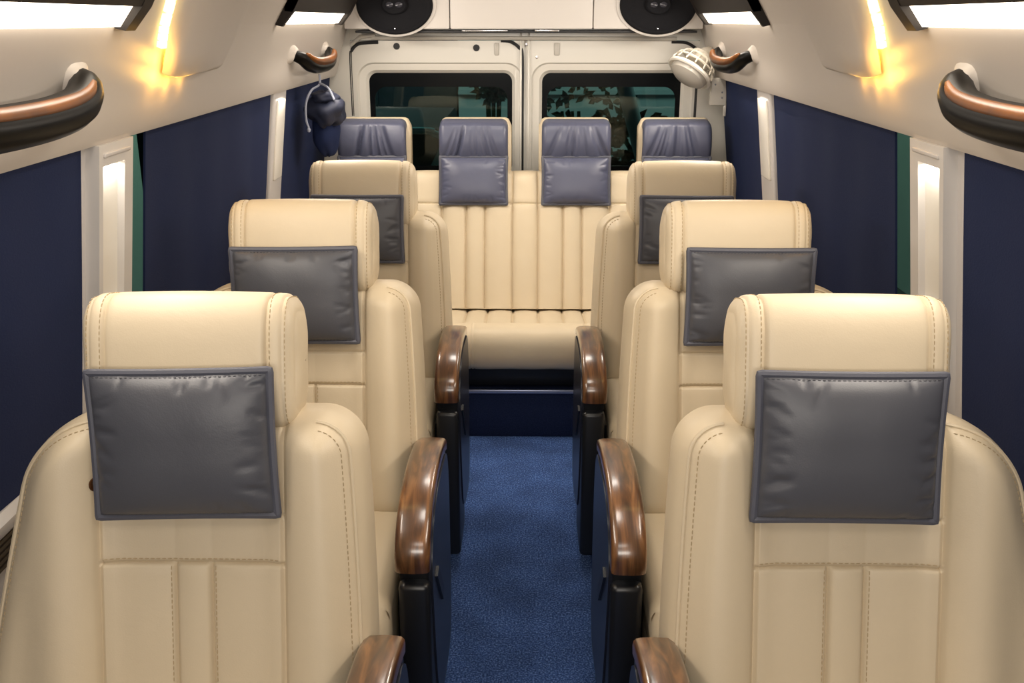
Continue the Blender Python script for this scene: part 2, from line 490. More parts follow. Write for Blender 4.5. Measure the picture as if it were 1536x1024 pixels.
def make_seat(s):
    """s=+1: armrest on +x side.  front is -y, origin on floor below the seat/back joint"""
    global OUTB
    OUTB = -s
    root = empty('reclining_seat')
    P = (0, 0, .425)
    b = backrest_mesh().build('backrest', 'beige', root, loc=P, ang=60)
    st = MB()
    def edge_path(sg, d):
        r = brad(sg); P = []
        for i in range(31):
            z = lerp(.01, BH - r, i / 30); P.append((sg * (wbase(z, sg) - d), z))
        for a in range(8, 87, 6):
            z = BH - r + (r - d) * math.sin(R(a)); P.append((sg * (wbase(z, sg) - r + (r - d) * math.cos(R(a))), z))
        return [(x, -bfront(x, z) - .0006, z) for x, z in P]
    def path(fx, z0, z1, n=40): return [(fx(z), -bfront(fx(z), z) - .0006, z) for z in [lerp(z0, z1, i / n) for i in range(n + 1)]]
    def seam(line, parent):
        q = MB(); dashes(q, line); q.build('stitching', 'beige_stitch', parent)
    for sg in (-1, 1):
        seam(path(lambda z: sg * .033, .01, .296), b); seam(edge_path(sg, .024), b)
    seam([(x, -bfront(x, .306) - .0006, .306) for x in [lerp(-.13, .13, i / 20) for i in range(21)]], b)
    for sg in (-1, 1):
        MB().tube(edge_path(sg, .014), .0034, 6).build('piping', 'beige', b)
    h = headrest_mesh().build('headrest', 'beige', root, loc=P, ang=60)
    # shift mesh so that object origin = pivot
    HC = Vector((0, -.012, .596))
    h.data.transform(Matrix.Translation(HC))
    for sg in (-1, 1):
        for xx in (.143, .122):
            seam([hpoint(sg * xx, R(a)) * 1.004 + HC for a in range(-75, 176, 4)], h)
    for sg in (-1, 1): MB().tube([(sg * .07, .03, .42), (sg * .07, .02, .56)], .006, 10).build('headrest_post', 'chrome', h)
    c = seat_cushion_mesh().build('seat_cushion', 'beige', root, loc=(0, 0, .455), ang=60)
    for sg in (-1, 1):
        MB().tube(catmull([(sg * .226, .03, -.014), (sg * .228, -.2, .0), (sg * .228, -.38, -.012), (sg * .222, -.415, -.030)], 4), .0035, 6).build('piping', 'beige', c)
    base = MB()
    base.box(-.235, .235, -.40, .06, .24, .31, .01)
    base.box(-.20, .20, -.34, .04, .05, .25, .01)
    base.box(-.235, .235, -.38, .08, 0, .055, .012)
    base.box(min(s * .2, s * .29), max(s * .2, s * .29), -.30, .0, .30, .42, .01)
    base.build('seat_base', 'black', root)
    armrest(root, s)
    return root

# pillow ------------------------------------------------------------
def pillow_parts(root, W, H, T, seed, m='grey', pm='grey_pipe', back=.35, wr=1.0):
    rnd = random.Random(seed)
    wk = [(rnd.choice([0, 0, 1, 1, 2, 3]), rnd.uniform(-.85, .85), rnd.uniform(.025, .055), rnd.uniform(.14, .42), rnd.uniform(-.5, .5)) for _ in range(34)]
    n, mm = 64, 52
    def pt(u, v, side):
        bor = .035
        a = max(0, 1 - abs(u) - bor); b = max(0, 1 - abs(v) - bor)
        e = (min(1, a / .75)) ; g = (min(1, b / .8))
        t = (math.sqrt(max(0, 1 - (1 - e) ** 2)) * math.sqrt(max(0, 1 - (1 - g) ** 2))) ** .85
        y = T * t
        for (sd, c, w, ln, sl) in wk:     # puckers running in from the edges
            if sd == 0: d = 1 - u; q = v
            elif sd == 1: d = 1 + u; q = v
            elif sd == 2: d = 1 - v; q = u
            else: d = 1 + v; q = u
            if d < ln: y -= wr * .0024 * math.exp(-((q - c - sl * d) / w) ** 2) * math.sin(math.pi * min(1, d / ln)) * (1 if t > .02 else 0)
        pin = 1 - .02 * (1 - v * v) * (abs(u) > 0) ; pin2 = 1 - .015 * (1 - u * u)
        yy = -(y + .003) if side > 0 else (y * back + .003)
        return Vector((u * W / 2 * (pin if abs(u) > .5 else lerp(1, pin, abs(u) * 2)), yy, v * H / 2 * pin2))
    mb = MB()
    U = [math.sin(lerp(-90, 90, i / n) * math.pi / 180) * .35 + lerp(-1, 1, i / n) * .65 for i in range(n + 1)]
    V = [math.sin(lerp(-90, 90, i / mm) * math.pi / 180) * .35 + lerp(-1, 1, i / mm) * .65 for i in range(mm + 1)]
    for side in (1, -1):
        vs = [pt(u, v, side) for v in V for u in U]
        mb.add(vs, [(j * (n + 1) + i, j * (n + 1) + i + 1, (j + 1) * (n + 1) + i + 1, (j + 1) * (n + 1) + i) for j in range(mm) for i in range(n)])
    rim = lambda side: [pt(u, -1, side) for u in U] + [pt(1, v, side) for v in V[1:]] + [pt(u, 1, side) for u in reversed(U[:-1])] + [pt(-1, v, side) for v in reversed(V[1:-1])]
    mb.loft([rim(1), rim(-1)], cap=False)
    o = mb.build('cushion', m, root, ang=70)
    ring = [Vector((p.x, 0, p.z)) for p in rim(1)]
    MB().tube(ring, .0062, 8, closed=True).build('piping', pm, root)
    mb2 = MB()
    dd = [pt(u, -.955, 1) for u in U[3:-3]]; 
    for line in ([(p.x, p.y - .001, p.z) for p in dd], [(p.x, p.y - .001, -p.z) for p in dd],
                 [tuple(pt(.965, v, 1) + Vector((0, -.001, 0))) for v in V[3:-3]], [tuple(pt(-.965, v, 1) + Vector((0, -.001, 0))) for v in V[3:-3]]):
        dashes(mb2, line, .004, .003, .0007)
    mb2.build('stitching', m, root)
    return o

LX = -.465; RX = .475
seatL = make_seat(1); seatR = make_seat(-1)
def put_seat(proto, first, x, y, rec, hd, label, dz=0):
    o = proto if first else copy_tree(proto)
    o.location = (x, y, dz)
    for ch in o.children:
        n = ch.name.split('.')[0]
        if n in ('backrest', 'headrest'):
            ch.rotation_euler = (-R(rec), 0, 0)
            if n == 'headrest': ch.location = Vector((0, 0, .425)) + Vector((0, math.sin(R(rec)) * hd, math.cos(R(rec)) * hd))
    if x > 0 and hd > 0:
        for ch in o.children:
            if ch.name.startswith('headrest'): ch.location.x = -.015
    tag(o, label, 'seat', 'single beige leather seats beside the aisle')
    return o
rows = [(1.285, 13.5, .002, -.014), (2.008, 13.5, 0.002, 0), (2.875, 12, -.024, -.006)]
prow = [(.260, .212, .504), (.262, .198, .512), (.262, .190, .512)]
names = ['front', 'middle', 'rear']
wl = {
 (0, -1): 'beige leather reclining seat nearest the camera on the left of the aisle',
 (0, 1): 'beige leather reclining seat nearest the camera on the right of the aisle',
 (1, -1): 'beige leather reclining seat directly behind the nearest seat on the left of the aisle',
 (1, 1): 'beige leather reclining seat directly behind the nearest seat on the right of the aisle',
 (2, -1): 'beige leather reclining seat on the left just in front of the rear bench',
 (2, 1): 'beige leather reclining seat on the right just in front of the rear bench'}
pl = {
 (0, -1): 'large dark grey leather pillow on the nearest left seat, its right top corner raised',
 (0, 1): 'large dark grey leather pillow on the nearest right seat',
 (1, -1): 'dark grey leather pillow on the second left seat, partly behind the nearest headrest',
 (1, 1): 'dark grey leather pillow on the second right seat, partly behind the nearest headrest',
 (2, -1): 'small grey leather pillow half hidden on the left seat before the bench',
 (2, 1): 'small grey leather pillow half hidden on the right seat before the bench'}
for i, (y, rec, hd, dz) in enumerate(rows):
    for sd in (-1, 1):
        x = (LX if sd < 0 else RX) * (1 + .012 * (i == 1) * (sd > 0))
        if sd < 0: x -= .004 * i
        if i == 0: x += sd * .012
        put_seat(seatL if sd < 0 else seatR, i == 0, x, y, rec, hd, wl[(i, sd)], dz)
        # pillow
        PW, PH, s = prow[i]; s += hd; a = R(rec)
        cz = .425 + s * math.cos(a) + dz; cy = y + s * math.sin(a)
        out = .098 if i == 0 else .094
        tilt = {(0, -1): -1.2, (0, 1): .3, (1, -1): -.6, (1, 1): .2, (2, -1): 0, (2, 1): .4}[(i, sd)]
        p = empty('head_pillow', (x + ((.002 if i == 0 else -.006) if sd < 0 else (-.016 if i == 0 else .004)), cy - out * math.cos(a), cz - out * -math.sin(a) * 0 + 0), (-R(rec - 5), R(tilt), 0))
        pillow_parts(p, PW, PH, .034, 10 * i + sd + 3)
        if (i, sd) == (0, -1):
            MB().tube(catmull([(-PW / 2 + .002, .004, -.045), (-PW / 2 - .010, .006, -.055), (-PW / 2 - .013, .02, -.07), (-PW / 2 + .002, .05, -.075)], 4), .004, 8, flat=.5).build('strap', 'handlewood', p)
        tag(p, pl[(i, sd)], 'pillow', 'grey pillows hanging on the single seats')

# ------------------------------------------------------------------ REAR BENCH
bench = empty('rear_bench', (0, 3.82, 0))
tag(bench, 'full width beige leather bench with pleated back across the rear of the cabin', 'bench')
BX = .74; BBH = .555; REC = 20
heads = [-.585, -.187, .205, .597]
vse = [-.72, -.43, -.318, -.222, -.148, -.040, .060, .158, .232, .340, .45, .72]
def bbf(x, z):
    y = .05 * math.sqrt(max(0, 1 - (1 - min(1, min(BBH - z, BX - abs(x)) / .04)) ** 2))
    for s in vse:
        major = abs(s) > .3 or abs(s) < .1
        if z < .415 or major: y -= groove(x - s, .0045, .008)
    y -= groove(z - .415, .004, .005)
    # pillowing between seams
    for a, b in zip(vse, vse[1:]):
        if a < x < b:
            t = (x - a) / (b - a); y += .010 * math.sin(math.pi * t) * (1 if z < .415 else .5)
    y += .0015 * math.sin(x * 31 + z * 43) * math.sin(z * 37 + 1)
    return y
mb = MB(); xs = samples(-BX, BX, 80, vse); zs = samples(0, BBH - .04, 20, [.415]) + [BBH - .04 + .04 * math.sin(R(a)) for a in (15, 30, 45, 60, 72, 82, 90)]
n = len(xs)
F = [[Vector((x, -bbf(x, z), z)) for x in xs] for z in zs]
mb.add([v for r in F for v in r], [(j * n + i, j * n + i + 1, (j + 1) * n + i + 1, (j + 1) * n + i) for j in range(len(zs) - 1) for i in range(n - 1)])
rim = [F[j][0] for j in range(len(zs))] + F[-1][1:-1] + [F[j][-1] for j in range(len(zs) - 1, -1, -1)] + list(reversed(F[0][1:-1]))
l2 = [Vector((v.x, .05, v.z)) for v in rim]; l3 = [Vector((v.x * .98, .075, BBH / 2 + (v.z - BBH / 2) * .95)) for v in rim]
mb.loft([rim, l2, l3], cap=False); mb.add(l3, [tuple(range(len(rim)))])
bb = mb.build('backrest', 'beige', bench, loc=(0, 0, .385), rot=(-R(REC), 0, 0), ang=60)
# seat cushion of the bench: pleated top + front roll
def bench_seat():
    prof = [(.05, -.05), (.03, .0)]
    for i in range(8): t = i / 7; prof.append((lerp(0, -.33, t), lerp(0, .035, t)))
    vs2 = [-.72, -.43, -.32, -.215, -.135, -.036, .062, .155, .235, .345, .45, .72]
    xs = samples(-BX, BX, 70, vs2); loops = []
    for x in xs:
        g = sum(groove(x - s, .0045, .008) for s in vs2)
        p_ = 0
        for a, b in zip(vs2, vs2[1:]):
            if a < x < b: p_ = .007 * math.sin(math.pi * (x - a) / (b - a))
        loops.append([Vector((x, y, z - g + p_)) for y, z in prof] + [Vector((x, -.33, -.1)), Vector((x, .05, -.1))])
    return MB().loft(loops)
bs = bench_seat().build('seat_cushion', 'beige', bench, loc=(0, 0, .385), ang=60)
prof = []
for a in range(0, 360, 8):
    ca, sa = math.cos(R(a)), math.sin(R(a)); e = 2.5
    prof.append((math.copysign(abs(ca) ** (2 / e), ca) * .07, math.copysign(abs(sa) ** (2 / e), sa) * .083))
xs = samples(-BX, BX, 40, [-.184, -.175, .218, .227]); loops = []
for x in xs:
    g = sum(groove(x - s, .0025, .002) for s in (-.184, -.172, .215, .227)); k = 1 - g / .08
    loops.append([Vector((x, y * k, z * k + .0008 * math.sin(x * 40 + y * 90))) for y, z in prof])
MB().loft(loops).build('front_roll', 'beige', bench, loc=(0, -.348, .347), ang=60)
kb = MB(); kb.box(-BX, BX, -.335, .20, .19, .30, .004); kb.build('bench_frame', 'black', bench)
kb = MB(); kb.box(-BX, BX, -.388, -.376, .176, .190, .003); kb.build('metal_strip', 'strip', bench)
for k, hx in enumerate(heads):
    m2 = MB(); N = 40; hw = .142; loops = []
    for i in range(25):
        x = lerp(-hw, hw, i / 24)
        u = max(0, (abs(x) - (hw - .03)) / .03); ins = .03 * (1 - math.sqrt(max(0, 1 - u * u)))
        lp = []
        for j in range(N):
            a = 2 * math.pi * j / N; ca, sa = math.cos(a), math.sin(a); e = 3.2
            y = math.copysign(abs(ca) ** (2 / e), ca) * .045; z = math.copysign(abs(sa) ** (2 / e), sa) * .118
            z2 = z - ins * sa * 1.0; y2 = y * (1 - .3 * u)
            lp.append(Vector((hx + x, y2, z2)))
        loops.append(lp)
    MB_ = m2; MB_.loft(loops)
    MB_.build('headrest', 'beige', bench, loc=(0, .205, .965 + .032), rot=(-R(8), 0, 0), ang=60)
# navy covers
cl = ['slate blue leather headrest cover at the left bench end, beside the hanging bag',
      'slate blue leather headrest cover just left of the centre door post',
      'slate blue leather headrest cover just right of the centre door post',
      'slate blue leather headrest cover at the right bench end, under the small fan']
for k, hx in enumerate(heads):
    root = empty('headrest_cover', (hx - (.006 if hx < 0 else -.004), 3.82 + .145, .985)); tag(root, cl[k], 'headrest cover', 'slate blue covers over the bench headrests')
    # upper gathered part wraps over headrest front and top
    rnd = random.Random(k); W = .135
    folds = [(rnd.uniform(-.95, .95), rnd.uniform(.03, .06), rnd.uniform(.4, 1)) for _ in range(13)]
    mb = MB(); nu, nv = 70, 36; G = []
    for j in range(nv + 1):
        v = j / nv; row = []
        for i in range(nu + 1):
            u = lerp(-1, 1, i / nu)
            if v < .75:
                z = lerp(-.020, .098, v / .75); y = -.012 - .018 * math.sin(math.pi * min(1, v / .75 * .9 + .1) * .9)
            else:
                a = (v - .75) / .25 * math.pi / 2; z = .098 + .028 * math.sin(a); y = -.017 + .085 * (1 - math.cos(a)) * 1
            fo = 0
            for c, w, s in folds:
                cc = c * (1 - .55 * v ** .8); fo += s * .0095 * math.exp(-((u - cc) / w) ** 2) * sstep(1, .35, v) 
            ed = .02 * (1 - math.sqrt(max(0, 1 - max(0, (abs(u) - .85) / .15) ** 2)))
            rc = .026 * (1 - math.sqrt(max(0, 1 - max(0, (abs(u) - .8) / .2) ** 2))) * v
            row.append(Vector((u * W, y + ed + fo - .004, z - rc)))
        G.append(row)
    vs = [p for r in G for p in r]; n1 = nu + 1
    fs = [(j * n1 + i, j * n1 + i + 1, (j + 1) * n1 + i + 1, (j + 1) * n1 + i) for j in range(nv) for i in range(nu)]
    mb.add(vs, fs)
    rimf = G[0] + [r[-1] for r in G[1:]] + list(reversed(G[-1][:-1])) + [r[0] for r in reversed(G[1:-1])]
    bk = [Vector((p.x * .99, p.y + .005, p.z - .003)) for p in rimf]; mb.loft([rimf, bk], cap=False); mb.add([Vector((p.x * .99, p.y + .005, p.z - .003)) for p in vs], fs)
    mb.build('gathered_hood', 'navyl', root, ang=70)
    pr_ = empty('tmp'); bpy.data.objects.remove(pr_)
    cu = pillow_parts(root, .262, .184, .030, 40 + k, 'navyl', 'grey_pipe', wr=.8)
    for ch in root.children:
        if ch.name.split('.')[0] in ('cushion', 'piping', 'stitching'):
            ch.location = (0, -.042, -.104); ch.rotation_euler = (-R(15), 0, 0)

# ------------------------------------------------------------------ FLOOR / RISER
fl = MB(); fl.box(-.93, .93, -1.3, 4.35, -.04, 0); struct(fl.build('floor', 'carpet'))
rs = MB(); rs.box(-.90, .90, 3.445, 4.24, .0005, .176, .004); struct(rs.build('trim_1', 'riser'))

# ------------------------------------------------------------------ SIDE WALLS
def prof_wall(t=0):
    return [(.90, 0), (.925, .15), (.915, .40), (.885, .60), (.872, .665)]
def shell(side, prof, y0, y1, name, m, th=.03, parent=None, ang=38):
    P = [Vector((x, z)) for x, z in prof]; out = []
    back = []
    for i, p in enumerate(P):
        t = (P[min(i + 1, len(P) - 1)] - P[max(i - 1, 0)]).normalized(); nrm = Vector((t.y, -t.x))
        back.append(p + nrm * th)
    poly = [(side * p.x, p.y) for p in P] + [(side * p.x, p.y) for p in reversed(back)]
    return MB().prism(poly, 'y', y0, y1).build(name, m, parent, ang=ang)
WX = lambda z: .800 + .125 * (1.275 - z)       # glass/curtain line
for sd, nm in ((-1, 'left'), (1, 'right')):
    struct(shell(sd, prof_wall(), -1.3, 4.3, 'wall_' + nm, 'trimg'))
    # sill moulding and vent channel below it
    sl = MB(); sl.prism([(sd * .845, .672), (sd * .842, .690), (sd * .855, .702), (sd * .93, .706), (sd * .93, .655), (sd * .86, .655)], 'y', -1.3, 4.2)
    struct(sl.build('trim_%d' % (3 if sd < 0 else 4), 'pillarw'))
    vt = MB(); 
    for k in range(5): vt.box(sd * .862 if sd > 0 else -.882, .882 if sd > 0 else sd * .862, -1.2, 4.1, .60 + k * .011, .607 + k * .011)
    struct(vt.build('trim_%d' % (5 if sd < 0 else 6), 'grille'))
    # upper valance
    val = [(.795, 1.262), (.770, 1.262), (.762, 1.275), (.752, 1.32), (.735, 1.38), (.715, 1.44), (.700, 1.470)]
    P = [(sd * x, z) for x, z in val] + [(sd * .78, 1.50), (sd * .86, 1.44), (sd * .86, 1.275)]
    struct(MB().prism(P, 'y', -1.3, 4.22).build('trim_%d' % (7 if sd < 0 else 8), 'trimw', ang=50))

# roof
rp = [(.700, 1.470), (.655, 1.545), (.60, 1.62), (.50, 1.70), (.36, 1.755), (.18, 1.785), (0, 1.795)]
full = [(-x, z) for x, z in rp] + [(x, z) for x, z in reversed(rp[:-1])]
outl = [(x * 1.06, z + .05) for x, z in reversed(full)]
struct(MB().prism(full + outl, 'y', -1.3, 4.28).build('ceiling', 'trimw', ang=50))
# bulkhead at the front (driver side), behind the viewer
bk = MB(); bk.box(-.95, .95, -1.36, -1.3, 0, 1.85); struct(bk.build('wall_front', 'trimg'))

# ------------------------------------------------------------------ SIDE WINDOWS, PILLARS, CURTAINS
def lean_box(sd, y0, y1, z0, z1, d0, d1, mb=None, bev=0, x_of=WX):
    """slab following the leaning wall; d = distance inwards from wall line"""
    mb = mb or MB()
    ps = []
    def q(y, z, d): return Vector((sd * (x_of(z) - d), y, z))
    bm = bmesh.new()
    vs = [bm.verts.new(q(y, z, d)) for z in (z0, z1) for y in (y0, y1) for d in (d0, d1)]
    for f in ((0, 1, 3, 2), (4, 6, 7, 5), (0, 4, 5, 1), (2, 3, 7, 6), (0, 2, 6, 4), (1, 5, 7, 3)): bm.faces.new([vs[i] for i in f])
    bmesh.ops.recalc_face_normals(bm, faces=bm.faces)
    if bev: bmesh.ops.bevel(bm, geom=bm.edges[:], offset=bev, segments=3, profile=.5, affect='EDGES')
    mb.bm(bm); return mb
wins = [(-1.3, 1.80), (2.0, 3.22), (3.40, 4.22)]
wi = 1
for sd in (-1, 1):
    for (a, b) in wins:
        o = lean_box(sd, a, b, .66, 1.30, -.055, -.049).build('window_%d' % wi, 'glassside', smooth=False); struct(o); wi += 1
curt = {-1: [(-1.25, 1.822), (2.135, 3.235), (3.385, 4.20)], 1: [(-1.25, 1.80), (2.155, 3.26), (3.43, 4.12)]}
clab = {(-1, 0): 'navy fabric window blind nearest the camera on the left wall', (-1, 1): 'wide navy fabric window blind between the two left pillars',
        (-1, 2): 'navy fabric window blind at the left rear corner behind the hanging bag', (1, 0): 'navy fabric window blind nearest the camera on the right wall',
        (1, 1): 'wide navy fabric window blind between the two right pillars', (1, 2): 'navy fabric window blind at the right rear corner beside the cream socket box'}
for sd in (-1, 1):
    for k, (a, b) in enumerate(curt[sd]):
        mb = MB(); nu, nv = max(30, int((b - a) * 50)), 20; fr = []; bkk = []
        for j in range(nv + 1):
            z = lerp(.690, 1.285, j / nv)
            for i in range(nu + 1):
                y = lerp(a, b, i / nu)
                w = .0025 * math.sin(y * 9 + k) * (1 - j / nv * .7) + .0015 * math.sin(y * 23 + z * 4)
                x = WX(z) - .012 - w
                fr.append(Vector((sd * x, y, z))); bkk.append(Vector((sd * (x + .005), y, z)))
        n1 = nu + 1; q = [(j * n1 + i, j * n1 + i + 1, (j + 1) * n1 + i + 1, (j + 1) * n1 + i) for j in range(nv) for i in range(nu)]
        mb.add(fr, q); mb.add(bkk, q)
        e = [j * n1 for j in range(nv + 1)]
        for idx in ([j * n1 for j in range(nv + 1)], [j * n1 + nu for j in range(nv + 1)], list(range(n1)), [nv * n1 + i for i in range(n1)]):
            o_ = len(fr)
            mb.add([fr[i] for i in idx] + [bkk[i] for i in idx], [(t, t + 1, len(idx) + t + 1, len(idx) + t) for t in range(len(idx) - 1)])
        o = mb.build('window_blind', 'fabric'); tag(o, clab[(sd, k)], 'window blind', 'navy blinds over the side windows')

def pillar_light(sd, y, z, w, e):
    L = bpy.data.lights.new('pillar_light', 'AREA'); L.shape = 'RECTANGLE'; L.size = w * .8; L.size_y = .012; L.energy = e; L.color = (1, .93, .82)
    o = bpy.data.objects.new('pillar_light', L); COL.objects.link(o); o.location = (sd * (WX(z) - .037), y, z)
    zz = -Vector((sd * .45, 0, -1)).normalized(); xx = Vector((0, 1, 0)); yy = zz.cross(xx)
    o.rotation_euler = Matrix((xx, yy, zz)).transposed().to_euler()
# pillars
ti = 9
for sd in (-1, 1):
    # near pillar body with raised belt guide
    y0, y1 = (1.81, 2.00) if sd < 0 else (1.80, 1.985)
    o = lean_box(sd, y0, y1, .66, 1.29, -.04, .014, bev=.006).build('trim_%d' % ti, 'trimg'); struct(o); ti += 1
    g = empty('seat_belt_guide', (sd * .80, (y0 + y1) / 2, .68))
    tag(g, 'white seat belt guide rail with pale recess on the %s near pillar' % ('left' if sd < 0 else 'right'), 'belt guide', 'belt guides on the near pillars')
    ga, gb = 1.825, 1.990
    off = -g.location
    def B(mb, name, m): 
        mb.v = [tuple(Vector(p) + off) for p in mb.v]; return mb.build(name, m, g)
    z_in0, z_in1 = (.955, 1.222)
    r0, r1 = ga + .018, gb - .042
    mb = MB()
    for (a, b, c, d) in ((ga, r0, .70, 1.262), (r1, gb, .70, 1.262), (r0, r1, z_in1, 1.262), (r0, r1, .70, z_in0)):
        lean_box(sd, a, b, c, d, .012, .040, mb)
    B(mb, 'cover', 'pillarw')
    mb = MB(); lean_box(sd, r0 - .001, r1 + .001, z_in0 - .001, z_in1 + .001, .010, .026, mb)
    B(mb, 'recess_plate', 'ivory')  # whiter than the cover: brightness of the lit recess put into its colour
    pillar_light(sd, (r0 + r1) / 2, z_in1 - .006, r1 - r0, .10)
    mb = MB(); lean_box(sd, ga + .02, gb - .02, 1.238, 1.246, .038, .044, mb, bev=.002); B(mb, 'slot_trim', 'trimg')
    # rear pillar
    y0, y1 = (3.225, 3.395) if sd < 0 else (3.25, 3.44)
    o = lean_box(sd, y0, y1, .66, 1.29, -.04, .022, bev=.008).build('trim_%d' % ti, 'trimg'); struct(o); ti += 1
    mb = MB(); lean_box(sd, y0 + .035, y1 - .03, .98, 1.235, .020, .028, mb, bev=.003)
    o = mb.build('trim_%d' % ti, 'ivory'); struct(o); ti += 1
    pillar_light(sd, (y0 + y1) / 2, 1.236, y1 - y0 - .07, .06)

# ------------------------------------------------------------------ ROOF LAMPS
def roof_x(z): return .700 - .6 * (z - 1.470)
def roof_lamp(sd, y0, y1, label, energy):
    root = empty('wall_lamp', (sd * .70, (y0 + y1) / 2, 1.47)); tag(root, label, 'lamp', 'wall lamps high on both sides of the cabin')
    T = Matrix.Translation(-root.location)
    # diffuser: sloping panel facing inwards/down
    zt = 1.506
    P = [(.708, 1.468), (.690, 1.469), (.662, zt), (.675, zt + .004)]
    e = .045
    mb = MB().prism([(sd * x, z) for x, z in P], 'y', y0 + .02, y1 - e, T); mb.build('diffuser', 'lamp', root)
    # housing: visor above and end cheek
    H = [(.672, zt - .002), (.650, zt - .004), (.622, 1.548), (.63, 1.60), (.67, 1.54)]
    hb = MB().prism([(sd * x, z) for x, z in H], 'y', y0, y1, T)
    C = [(.70, 1.466), (.682, 1.462), (.648, zt - .004), (.624, 1.545), (.66, 1.56), (.71, 1.50)]
    hb.prism([(sd * x, z) for x, z in C], 'y', y1 - e, y1, T)
    hb.prism([(sd * x, z) for x, z in C], 'y', y0, y0 + .022, T)
    hb.build('housing', 'housing', root, ang=30)
    L = bpy.data.lights.new('lamp_light', 'AREA'); L.shape = 'RECTANGLE'; L.size = (y1 - y0) * .85; L.size_y = .05; L.energy = energy; L.color = (1, .90, .78)
    lo = bpy.data.objects.new('lamp_light', L); COL.objects.link(lo)
    lo.parent = root
    lo.location = (-sd * .05, 0, .012)
    d = Vector((-sd * .9, 0, -.75)); lo.rotation_euler = d.to_track_quat('-Z', 'X').to_euler()
    # long side along Y
    z = -d.normalized(); x = Vector((0, 1, 0)); yv = z.cross(x)
    lo.rotation_euler = Matrix((x, yv, z)).transposed().to_euler()
    return root
for sd in (-1, 1):
    sn = 'left' if sd < 0 else 'right'
    roof_lamp(sd, .95, 1.85, 'long warm glowing wall lamp in the upper %s corner nearest the camera' % sn, 5)
    roof_lamp(sd, 2.97, 3.95, 'small looking warm wall lamp near the rear on the %s, above the far grab handle' % sn, 7)

# roof bow cover with LED edge
def val_x(z):
    pts = [(1.262, .770), (1.275, .762), (1.32, .752), (1.38, .735), (1.44, .715), (1.47, .70)]
    for (z0, x0), (z1, x1) in zip(pts, pts[1:]):
        if z <= z1: return lerp(x0, x1, (z - z0) / (z1 - z0))
    return .7
def bow(sd, label):
    root = empty('roof_cover_panel', (sd * .70, 2.3, 1.38)); tag(root, label, 'panel', 'edge lit roof cover panels')
    off = root.location
    ya, yb = 2.10, 2.62
    # arc following roof inside, offset inward
    arc = [(.742, 1.382), (.722, 1.43), (.703, 1.472), (.66, 1.545), (.605, 1.617), (.505, 1.697), (.362, 1.752), (.18, 1.78)]
    def pt(i, dd):
        p = Vector(arc[i]); a = Vector(arc[max(i - 1, 0)]); b = Vector(arc[min(i + 1, len(arc) - 1)]); t = (b - a).normalized(); n = Vector((-t.y, t.x))
        return p + n * dd
    shear = lambda z: .6 * max(0, min(z, 1.56) - 1.40)
    loops = []
    for i in range(-2, len(arc)):
        k = max(i, 0); shrink = {-2: (.45, .07, .012), -1: (.8, .025, .004)}.get(i, (1, 0, 0))
        dz = {-2: -.012, -1: -.006}.get(i, 0)
        lp = []; ya = 2.10 - shear(arc[k][1])
        ys = [ya + shrink[1], ya + .006 + shrink[1], ya + .02 + shrink[1], ya + .06 + shrink[1], yb - .25, yb - .12, yb - shrink[1]]
        ds = [.012, .026, .034, .036, .026, .012, .001]
        for y, d_ in zip(ys, ds):
            q = pt(k, d_ * (shrink[0] if i < 0 else 1)); lp.append(Vector((sd * q.x, y, q.y + dz)) - off)
        q = pt(k, -.004); lp.append(Vector((sd * q.x, yb - shrink[1], q.y + dz)) - off)
        q = pt(k, .010); lp.append(Vector((sd * q.x, ya + .05 + shrink[1], q.y + dz)) - off)
        loops.append(lp)
    MB().loft(loops).build('cover', 'trimw', root, ang=60)
    ya = 2.10
    # LED segments running up behind the near edge
    led = MB()
    for i in range(1, len(arc) - 1):
        for h in range(3):
            t0, t1 = h / 3 + .03, (h + 1) / 3 - .03
            a0, a1 = pt(i, .004), pt(i + 1, .004)
            p0 = a0.lerp(a1, t0); p1 = a0.lerp(a1, t1)
            n = Vector((-(a1 - a0).y, (a1 - a0).x)).normalized() * .009
            vs = []
            for y0_ in (-.034, .03):
                for p in (p0, p1, p1 + n, p0 + n): vs.append(Vector((sd * p.x, ya + y0_ - shear(p.y), p.y)) - off)
            led.add(vs, [(0, 1, 2, 3), (7, 6, 5, 4), (0, 4, 5, 1), (1, 5, 6, 2), (2, 6, 7, 3), (3, 7, 4, 0)])
    led.build('led_strip', 'led', root, smooth=False)
    gl = MB()
    pts = [Vector((sd * pt(1, .006).x, ya + .012, pt(1, 0).y)) - off, Vector((sd * pt(0, .006).x, ya + .02, pt(0, 0).y + .006)) - off,
           Vector((sd * pt(0, .004).x, ya + .06, pt(0, 0).y - .002)) - off, Vector((sd * pt(0, .004).x, ya + .22, pt(0, 0).y - .003)) - off]
    gl.tube(catmull(pts, 4), .006, 6); gl.build('led_cord', 'ledglow', root)
    for yy, zz, dd, e in ((ya - .040, 1.400, .022, .15), (ya - .030, 1.366, .022, .15), (ya + .05, 1.350, .020, .11), (ya + .14, 1.350, .018, .06)):
        L = bpy.data.lights.new('led_light', 'POINT'); L.energy = e; L.shadow_soft_size = .016; L.color = (1, .50, .08)
        lo = bpy.data.objects.new('led_light', L); COL.objects.link(lo); lo.location = (sd * (val_x(zz) - dd), yy, zz)
    return root
bow(-1, 'raised roof cover panel on the left wall with a yellow LED strip behind its near edge')
bow(1, 'raised roof cover panel on the right wall with a yellow LED strip behind its near edge')
